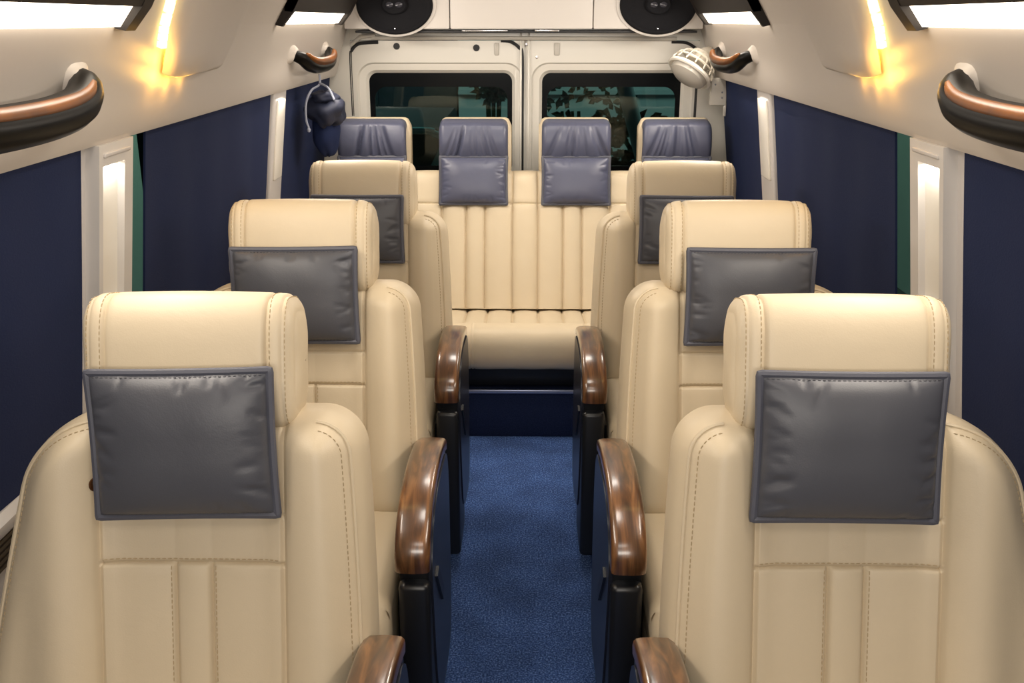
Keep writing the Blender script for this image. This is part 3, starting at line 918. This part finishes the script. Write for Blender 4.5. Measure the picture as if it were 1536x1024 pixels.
# small slots on the covers
# ------------------------------------------------------------------ GRAB HANDLES
def grab(sd, ya, yb, za, label, big):
    root = empty('grab_handle', (sd * .74, (ya + yb) / 2, za)); tag(root, label, 'grab handle', 'dark curved grab handles')
    off = root.location; up = .030
    def W(y, z, d): return Vector((sd * (val_x(z) - d), y, z)) - off
    L = yb - ya
    ctrl = [W(ya, za + up, .002), W(ya + L * .05, za + up * .6, .030), W(ya + L * .16, za - .004, .048), W(ya + L * .35, za - .014, .054), W(ya + L * .65, za - .014, .054), W(ya + L * .84, za - .004, .048), W(ya + L * .95, za + up * .6, .030), W(yb, za + up, .002)]
    c = catmull(ctrl, 6); k = len(c)
    rr = [lerp(.016, .029, math.sin(math.pi * i / (k - 1)) ** .4) * (1.1 if big else .8) for i in range(k)]
    MB().tube(c, rr, 14).build('grip', 'handle', root, ang=80)
    inl = [p + Vector((-sd * .014, 0, .015)) for p in c[7:-7]]
    MB().tube(inl, [lerp(.006, .015, math.sin(math.pi * i / (len(inl) - 1)) ** .5) for i in range(len(inl))], 10).build('wood_inlay', 'handlewood', root, ang=80)
    for y, sg in ((ya, -1), (yb, 1)):
        mb = MB(); loops = []
        for t in (0, .4, .8, 1):
            s = lerp(1, .45, t ** 1.2); dd = lerp(-.004, .016, t)
            lp = []
            for a in range(0, 360, 20):
                e = 3; ca, sa = math.cos(R(a)), math.sin(R(a))
                yy = y + math.copysign(abs(ca) ** (2 / e), ca) * .05 * s - sg * .014 * t; zz = za + up + math.copysign(abs(sa) ** (2 / e), sa) * .032 * s
                lp.append(W(yy, zz, dd))
            loops.append(lp)
        mb.loft(loops)  .build('mount', 'trimw', root, ang=50)
    return root
for sd in (-1, 1):
    sn = 'left' if sd < 0 else 'right'
    grab(sd, 1.12, 1.70, 1.355, 'dark glossy grab handle with amber wood inlay cut by the %s edge of the photo' % sn, True)
    grab(sd, 3.30, 3.84, 1.345, 'small looking dark curved grab handle near the rear corner on the %s' % sn, False)

# ------------------------------------------------------------------ REAR: doors, post, roof panel, speakers
YD = 4.25
def ring(mb, outer, inner, y0, y1):
    """plate with a hole: same point count loops, in (x,z)"""
    n = len(outer)
    A = [Vector((x, y0, z)) for x, z in outer]; B = [Vector((x, y0, z)) for x, z in inner]
    C = [Vector((x, y1, z)) for x, z in inner]; D = [Vector((x, y1, z)) for x, z in outer]
    mb.loft([A, B, C, D, A], cap=False); return mb
def bevelring(mb, loops):
    n = len(loops[0]); mb.loft([[Vector((x, y, z)) for x, z in l] for l, y in loops] if False else [[Vector((x, y, z)) for x, z in l] for l, y in [(l[0], l[1]) for l in loops]], cap=False); return mb
drs = [(-.712, .008, -.640, -.046), (.008, .722, .078, .652)]
for k, (x0, x1, w0, w1) in enumerate(drs):
    zt, wt, wb = 1.40, 1.272, .86
    d = MB()
    ro = rrect(x0 + .004, x1 - .004, .15, zt, .006, 8)
    st1 = rrect(w0 - .045, w1 + .045, wb - .045, wt + .042, .07, 8)
    st2 = rrect(w0 - .038, w1 + .038, wb - .038, wt + .036, .064, 8)
    st3 = rrect(w0 - .012, w1 + .012, wb - .012, wt + .012, .045, 8)
    st4 = rrect(w0, w1, wb, wt, .036, 8)
    seq = [(ro, YD + .03), (ro, YD), (st1, YD), (st2, YD + .010), (st3, YD + .012), (st4, YD + .026), (st4, YD + .045), (ro, YD + .045)]
    d.loft([[Vector((x, y, z)) for x, z in l] for l, y in seq], cap=False)
    o = struct(d.build('door_%d' % (k + 1), 'door', ang=35))
    g = MB(); g.prism(rrect(w0 + .001, w1 - .001, wb + .001, wt - .001, .035, 8), 'y', YD + .034, YD + .038); go = g.build('glass_pane', 'glass', o)
    b = MB(); ring(b, rrect(w0, w1, wb, wt, .036, 8), rrect(w0 + .022, w1 - .020, wb + .03, wt - .056, .05, 8), YD + .028, YD + .032)
    b.build('glass_border', 'frit', o)
    # rubber seal following door outline
    sp = [(x1 - .012, .2), (x1 - .012, zt - .07)] if k == 0 else [(x0 + .0, .2), (x0 + .0, zt - .07)]
    s = MB()
    if k == 0:
        loop = [(x0 + .002, 1.10)] + [(x0 + .002, 1.33), (x0 + .010, 1.362), (x0 + .035, 1.386), (x0 + .07, 1.392), (x0 + .12, 1.394)]
        s.tube(catmull([(a, YD - .004, c) for a, c in loop], 4), .007, 8)
        loop = [(x1 - .10, 1.400), (x1 - .06, 1.396), (x1 - .025, 1.372), (x1 - .012, 1.335), (x1 - .012, 1.1), (x1 - .012, .85)]
        s.tube(catmull([(a, YD - .004, c) for a, c in loop], 4), .0065, 8)
    else:
        s.tube([(x1 - .01, YD - .004, .9), (x1 - .008, YD - .004, 1.26)], .007, 8)
        s.tube(catmull([(x1 - .12, YD - .004, 1.395), (x1 - .06, YD - .004, 1.392), (x1 - .02, YD - .004, 1.37)], 4), .006, 8)
    s.build('rubber_seal', 'blackrub', o)
    # small plugs and hooks
    if k == 0:
        for px, pz in ((-.518, 1.378), (-.192, 1.372)):
            p = MB(); p.lathe([(.0, 0), (.012, 0), (.0135, .003), (.012, .007), (0, .008)], 20, Matrix.Translation((px, YD + .001, pz)) @ Matrix.Rotation(R(90), 4, 'X')); p.build('rubber_plug', 'blackrub', o)
        hk = MB(); hk.box(-.118, -.100, YD - .006, YD + .002, 1.342, 1.392, .004); hk.build('catch', 'clear', o)
    else:
        hk = MB(); hk.box(.126, .148, YD - .006, YD + .002, 1.342, 1.392, .004); hk.build('catch', 'clear', o)
        p = MB(); p.lathe([(0, 0), (.006, 0), (.006, .003), (0, .004)], 12, Matrix.Translation((.055, YD + .001, 1.335)) @ Matrix.Rotation(R(90), 4, 'X')); p.build('screw', 'chrome', o)
# post between + surround
post = MB(); 
for (a, b, y) in ((-.034, .040, YD + .016), (-.014, -.006, YD - .006), (.018, .026, YD - .006)):
    post.box(a, b, y - .006, YD + .03, .15, 1.44, .003)
struct(post.build('trim_30', 'door'))
sc1 = MB(); sc1.lathe([(0, 0), (.006, 0), (.006, .004), (0, .005)], 12, Matrix.Translation((.012, YD - .004, 1.386)) @ Matrix.Rotation(R(90), 4, 'X'))
tag(sc1.build('round_screw', 'chrome'), 'small bright screw head at the top of the rear door post', 'screw')
# outer frame round both doors
fr = MB()
outer = [(-.93, -.02), (.93, -.02), (.93, 1.84), (-.93, 1.84)]
fr.box(-.93, -.706, YD - .01, YD + .05, 0, 1.84); fr.box(.716, .93, YD - .01, YD + .05, 0, 1.84)
fr.box(-.93, .93, YD - .008, YD + .05, 1.402, 1.84); fr.box(-.93, .93, YD - .0, YD + .05, 0, .16)
struct(fr.build('wall_back', 'door'))
# channel moulding above doors
tr = MB(); tr.tube([(-.62, YD - .02, 1.412), (.62, YD - .02, 1.408)], .008, 8); tr.tube([(-.60, YD - .03, 1.424), (-.66, YD - .03, 1.415), (-.70, YD - .02, 1.385)], .008, 8)
struct(tr.build('trim_31', 'clear'))
ds = MB(); ds.box(-.66, .68, 4.10, 4.24, 1.432, 1.441, .002); struct(ds.build('trim_32', 'blackrub'))
ch = MB(); ch.box(.045, .14, 4.088, 4.10, 1.437, 1.444, .002); ch.box(-.24, -.06, 4.088, 4.10, 1.437, 1.443, .002); struct(ch.build('trim_33', 'chrome'))
# rear roof panel (box) in three pieces, two speakers
pm_ = MB()
for a, b in ((-.70, -.288), (-.285, .270), (.273, .70)):
    pm_.box(a, b, 4.085, 4.24, 1.446, 1.83, .006)
struct(pm_.build('trim_34', 'panel'))
for cx, lab in ((-.498, 'black oval loudspeaker above the left rear door'), (.520, 'black oval loudspeaker above the right rear door')):
    root = empty('speaker', (cx, 4.085, 1.536)); tag(root, lab, 'speaker', 'oval speakers above the rear doors')
    S = Matrix.Diagonal((1, 1, .74, 1))
    rot = Matrix.Rotation(R(90), 4, 'X')
    b = MB(); b.lathe([(0, -.005), (.158, -.005), (.160, .004), (.150, .010), (0, .010)], 48, S @ rot); b.build('mounting_ring', 'panel', root)
    b = MB(); b.lathe([(0, .006), (.146, .006), (.149, .014), (.143, .022), (.130, .024), (.118, .018), (.06, .014), (0, .013)], 48, S @ rot); b.build('grille', 'spk', root)
    b = MB(); b.lathe([(0, .012), (.048, .012), (.050, .024), (.044, .030), (.02, .027), (0, .026)], 32, S @ rot); tw = b.build('tweeter', 'spk', root)
    b = MB()
    for dx in (-.018, .018): b.lathe([(0, .024), (.016, .024), (.014, .031), (.006, .034), (0, .0345)], 20, Matrix.Translation((dx, 0, 0)) @ S @ rot)
    b.build('tweeter_dome', 'spkc', tw)
    b = MB(); b.lathe([(0, .016), (.004, .016), (.003, .026), (0, .027)], 10, Matrix.Translation((0, 0, -.088)) @ rot); b.build('screw', 'chrome', root)

# ------------------------------------------------------------------ FAN, BOX, BAG
fan = empty('clip_fan', (.69, 4.02, 1.30)); tag(fan, 'cream clip fan tilted down in the upper right rear corner', 'fan')
T = Matrix.Translation((-.040, -.01, -.005)) @ Matrix.Scale(1.1, 4) @ Matrix.Rotation(R(36), 4, 'Y') @ Matrix.Rotation(R(-18), 4, 'X') @ Matrix.Rotation(R(180), 4, 'X')
b = MB(); b.lathe([(0, .0), (.075, .0), (.085, .006), (.086, .014), (.080, .018), (.072, .012), (0, .010)], 40, T); b.build('front_rim', 'ivory', fan)
b = MB(); b.lathe([(.0, .012), (.07, .012), (.066, .028), (.045, .040), (.0, .044)], 40, T); b.build('guard_bowl', 'clear', fan)
b = MB()
for k in range(14):
    a = 2 * math.pi * k / 14
    b.tube([T @ Vector((.082 * math.cos(a), .082 * math.sin(a), .0)), T @ Vector((.07 * math.cos(a), .07 * math.sin(a), -.035)), T @ Vector((.035 * math.cos(a), .035 * math.sin(a), -.062))], .003, 6)
b.lathe([(0, -.07), (.035, -.07), (.042, -.055), (.04, -.03), (0, -.03)], 24, T)
for r_, z_ in ((.076, -.02), (.06, -.045)): b.tube([T @ Vector((r_ * math.cos(2 * math.pi * k / 24), r_ * math.sin(2 * math.pi * k / 24), z_)) for k in range(24)], .0035, 6, closed=True)
b.build('rear_cage', 'fanw', fan)
b = MB(); b.tube(catmull([(.0, 0, .055), (.035, .04, .06), (.05, .08, .02), (.055, .09, -.05)], 5), [.022] * 8 + [.016] * 8, 12); b.build('bracket', 'fanw', fan)
b = MB(); b.lathe([(0, 0), (.012, 0), (.012, .012), (.004, .016), (0, .016)], 16, T @ Matrix.Translation((.05, .0, .016))); b.build('knob', 'chrome', fan)

bx = empty('socket_box', (.772, 4.06, 1.21)); tag(bx, 'small cream box on the right rear corner below the fan', 'box')
b = MB(); b.box(-.037, .028, -.02, .02, -.052, .056, .006, 3); b.build('body', 'clear', bx)
b = MB()
for z in (.03, -.02, .0): b.lathe([(0, 0), (.004, 0), (.003, .003), (0, .003)], 10, Matrix.Translation((.008 if z < .02 else -.02, -.02, z)) @ Matrix.Rotation(R(90), 4, 'X'))
b.build('screw', 'chrome', bx)
b = MB(); b.box(.018, .028, -.018, -.008, -.092, -.04, .002); b.build('strap_tab', 'clear', bx)

bag = empty('drawstring_bag', (-.700, 3.62, 1.235)); tag(bag, 'dark navy cloth bag hanging by a grey cord in the left rear corner', 'bag')
def blob(cen, rad, seed, amp=.14, n=28, m=20, fr=3.0):
    rnd = random.Random(seed); ph = [rnd.uniform(0, 6) for _ in range(8)]
    loops = []
    for j in range(1, m):
        th = math.pi * j / m; lp = []
        for i in range(n):
            a = 2 * math.pi * i / n
            d = Vector((math.sin(th) * math.cos(a), math.sin(th) * math.sin(a), math.cos(th)))
            k = 1 + amp * (math.sin(fr * a + ph[0] + 2 * th) * .5 + math.sin(2 * fr * a + ph[1] - 3 * th) * .3 + math.sin(5 * th + ph[2] + a) * .35)
            lp.append(Vector(cen) + Vector((d.x * rad[0], d.y * rad[1], d.z * rad[2])) * k)
        loops.append(lp)
    return loops
b = MB(); b.loft(blob((.005, 0, -.058), (.070, .075, .054), 3, .24)); b.build('pouch', 'bag', bag, ang=70)
b = MB(); b.loft(blob((.005, -.02, -.012), (.046, .05, .022), 5, .2)); b.build('gathered_neck', 'bag', bag, ang=70)
b = MB(); b.tube(catmull([(-.01, -.02, .065), (-.012, -.02, .03), (-.035, -.05, .012), (-.052, -.07, -.03), (-.055, -.07, -.085), (-.048, -.07, -.112)], 5), .004, 8)
b.tube(catmull([(-.012, -.02, .035), (.02, -.04, .022), (.035, -.05, .0), (.045, -.06, -.02)], 5), .004, 8)
b.lathe([(0, 0), (.005, .002), (.007, .01), (.003, .018), (0, .02)], 10, Matrix.Translation((-.048, -.07, -.13)))
b.build('cord', 'cord', bag)
lo = MB(); lo.loft(blob((-.01, .04, -.14), (.05, .06, .085), 9, .10)); lo.build('hanging_fold', 'fabric', bag, ang=70)

# ------------------------------------------------------------------ OUTSIDE
g = MB(); g.box(-14, 14, -8, 16, -.75, -.7); o = g.build('ground', 'asphalt'); struct(o)
w = MB(); w.box(-.68, 3.1, 10.5, 10.7, -.7, 3.5); 
for k in range(7): w.box(-.68, 3.1, 10.44, 10.52, .1 + .33 * k, .14 + .33 * k)
tag(w.build('yard_wall', 'outwall'), 'pale teal looking wall seen through the right rear window', 'wall')
w = MB(); w.box(-3.15, -.70, 10.5, 11.2, -.7, 3.5); w.box(-2.2, -1.5, 10.45, 10.51, .2, 1.6); tag(w.build('dark_building', 'outdark'), 'dark building seen through the left rear window', 'building')
car = empty('parked_van', (-.74, 6.1, -.7)); tag(car, 'vehicle with a pale turquoise window frame seen between the left bench headrests', 'car')
b = MB()
b.prism([(-1.6, .25), (.62, .25), (.62, .95), (.4, 1.0), (.22, 1.56), (-1.6, 1.58)], 'y', 0, 1.5); b.build('body', 'outdark', car)
b = MB(); b.tube(catmull([(-1.5, -.01, 1.55), (.0, -.01, 1.55), (.20, -.01, 1.53), (.25, -.01, 1.45), (.02, -.01, 1.0)], 5), .022, 8); b.build('window_frame', 'carbody', car)
b = MB()
for yy in (.3, 1.2):
    for xx in (-1.2, .25): b.lathe([(0, -.02), (.27, -.02), (.28, 0), (.28, .16), (0, .18)], 24, Matrix.Translation((xx, yy - .3, .28)) @ Matrix.Rotation(R(-90), 4, 'X'))
b.build('wheels', 'blackrub', car)
pp = MB(); pp.tube([(.62, 6.4, 1.10), (1.15, 6.4, -.7)], .05, 12); tag(pp.build('leaning_post', 'outwall'), 'pale leaning post seen through the right rear window', 'post')
# shrubs outside
def shrub(cx, cy, cz, rx, rz, n, seed, label):
    rnd = random.Random(seed); root = empty('shrub', (cx, cy, -.7)); tag(root, label, 'plant', 'shrubs outside the rear windows')
    mb = MB(); st = MB()
    for _ in range(n):
        a = rnd.uniform(-1, 1); h = rnd.uniform(-.2, 1); p = Vector((a * rx, rnd.uniform(-.2, .2), cz + .7 + (h - .3) * rz * (1 - abs(a) * .6)))
        d = Vector((rnd.uniform(-1, 1), rnd.uniform(-.4, .4), rnd.uniform(-.6, .8))).normalized(); s = Vector((-d.z, .1, d.x)).normalized(); L = rnd.uniform(.06, .13)
        mb.add([p, p + d * L * .5 + s * .025, p + d * L, p + d * L * .5 - s * .025, p + d * L * .5 + Vector((0, .01, 0))], [(0, 1, 4), (1, 2, 4), (2, 3, 4), (3, 0, 4)])
    for k in range(7):
        a = rnd.uniform(-.7, .7) * rx; st.tube([(a * .2, 0, 0), (a * .6, 0, cz * .5 + .3), (a, 0, cz + .7)], .015, 6)
    st.build('stem', 'leaf', root); mb.build('foliage', 'leaf', root, smooth=False)
shrub(.80, 7.2, .48, .75, .55, 900, 2, 'dark leafy shrub low behind the right rear window')
shrub(.50, 8.6, .75, .35, .7, 130, 8, 'thin branching shrub behind the post side of the right rear window')
shrub(-.28, 9.2, .95, .13, .4, 200, 12, 'dark bush in the bright gap at the right of the left rear window')
shrub(1.85, 8.3, .9, .28, .6, 260, 5, 'dark leaves at the right edge of the right rear window')

# ------------------------------------------------------------------ LIGHT
def area(loc, size, energy, target, col=(1, .93, .84), sy=None):  # unseen fill lights added without fixtures, for cabin and yard
    L = bpy.data.lights.new('fill_light', 'AREA'); L.shape = 'RECTANGLE' if sy else 'SQUARE'; L.size = size
    if sy: L.size_y = sy
    L.energy = energy; L.color = col
    o = bpy.data.objects.new('fill_light', L); COL.objects.link(o); o.location = loc
    o.rotation_euler = (Vector(target) - Vector(loc)).to_track_quat('-Z', 'Y').to_euler()
    return o
area((0, .35, 1.74), .5, 3.5, (0, .7, 0), sy=.35)  # added overhead fill for the near seats
area((0, -1.0, 1.50), 1.2, 21, (0, 1.0, .6), sy=.4)  # added frontal fill to lift the lower seat panels
area((0, 1.75, 1.77), .25, 3.5, (0, 1.75, 0), sy=.3)  # added overhead fill over the middle of the aisle
area((0, 3.2, 1.77), .4, 6, (0, 3.4, 0), sy=.3)  # added overhead fill for the rear of the cabin
# unseen fill lights added to brighten the yard wall and left fence
area((1.6, 7.6, 3.6), 1.0, 65, (1.2, 10.5, .6), col=(.85, 1, .92))
area((-1.6, 7.6, 3.0), .8, 95, (-3.2, 8.4, .3), col=(.8, 1, .9))
# simple yard fences beside the van for the side window slits
for sd in (-1, 1):
    f = MB(); f.box(min(sd * 3.2, sd * 3.3), max(sd * 3.2, sd * 3.3), -3, 10.4, -.7, 1.28)
    tag(f.build('yard_fence', 'outwall'), 'greenish fence glimpsed in the slit beside the %s near pillar' % ('left' if sd < 0 else 'right'), 'fence')
area((2.2, 7.0, 3.0), .8, 55, (3.2, 8.0, .3), col=(.8, 1, .9))  # added fill to brighten the right fence

wd = bpy.data.worlds.new('night'); sc.world = wd; wd.use_nodes = True
wd.node_tree.nodes['Background'].inputs['Color'].default_value = (.05, .07, .09, 1)
wd.node_tree.nodes['Background'].inputs['Strength'].default_value = .3

# ------------------------------------------------------------------ CAMERA
cam = bpy.data.cameras.new('camera'); co = bpy.data.objects.new('camera', cam); COL.objects.link(co)
F_ = 1500.; TH = math.atan(482 / F_); YAW = math.atan(22 / F_ * math.cos(TH))
co.location = (.013, 0, 1.48); co.rotation_euler = (math.pi / 2 - TH, 0, YAW)
cam.sensor_width = 36; cam.sensor_fit = 'HORIZONTAL'; cam.lens = F_ / 1536 * 36; cam.clip_start = .02
sc.camera = co
sc.view_settings.view_transform = 'Standard'; sc.view_settings.look = 'None'; sc.view_settings.gamma = 1
sc.view_settings.exposure = 0.0
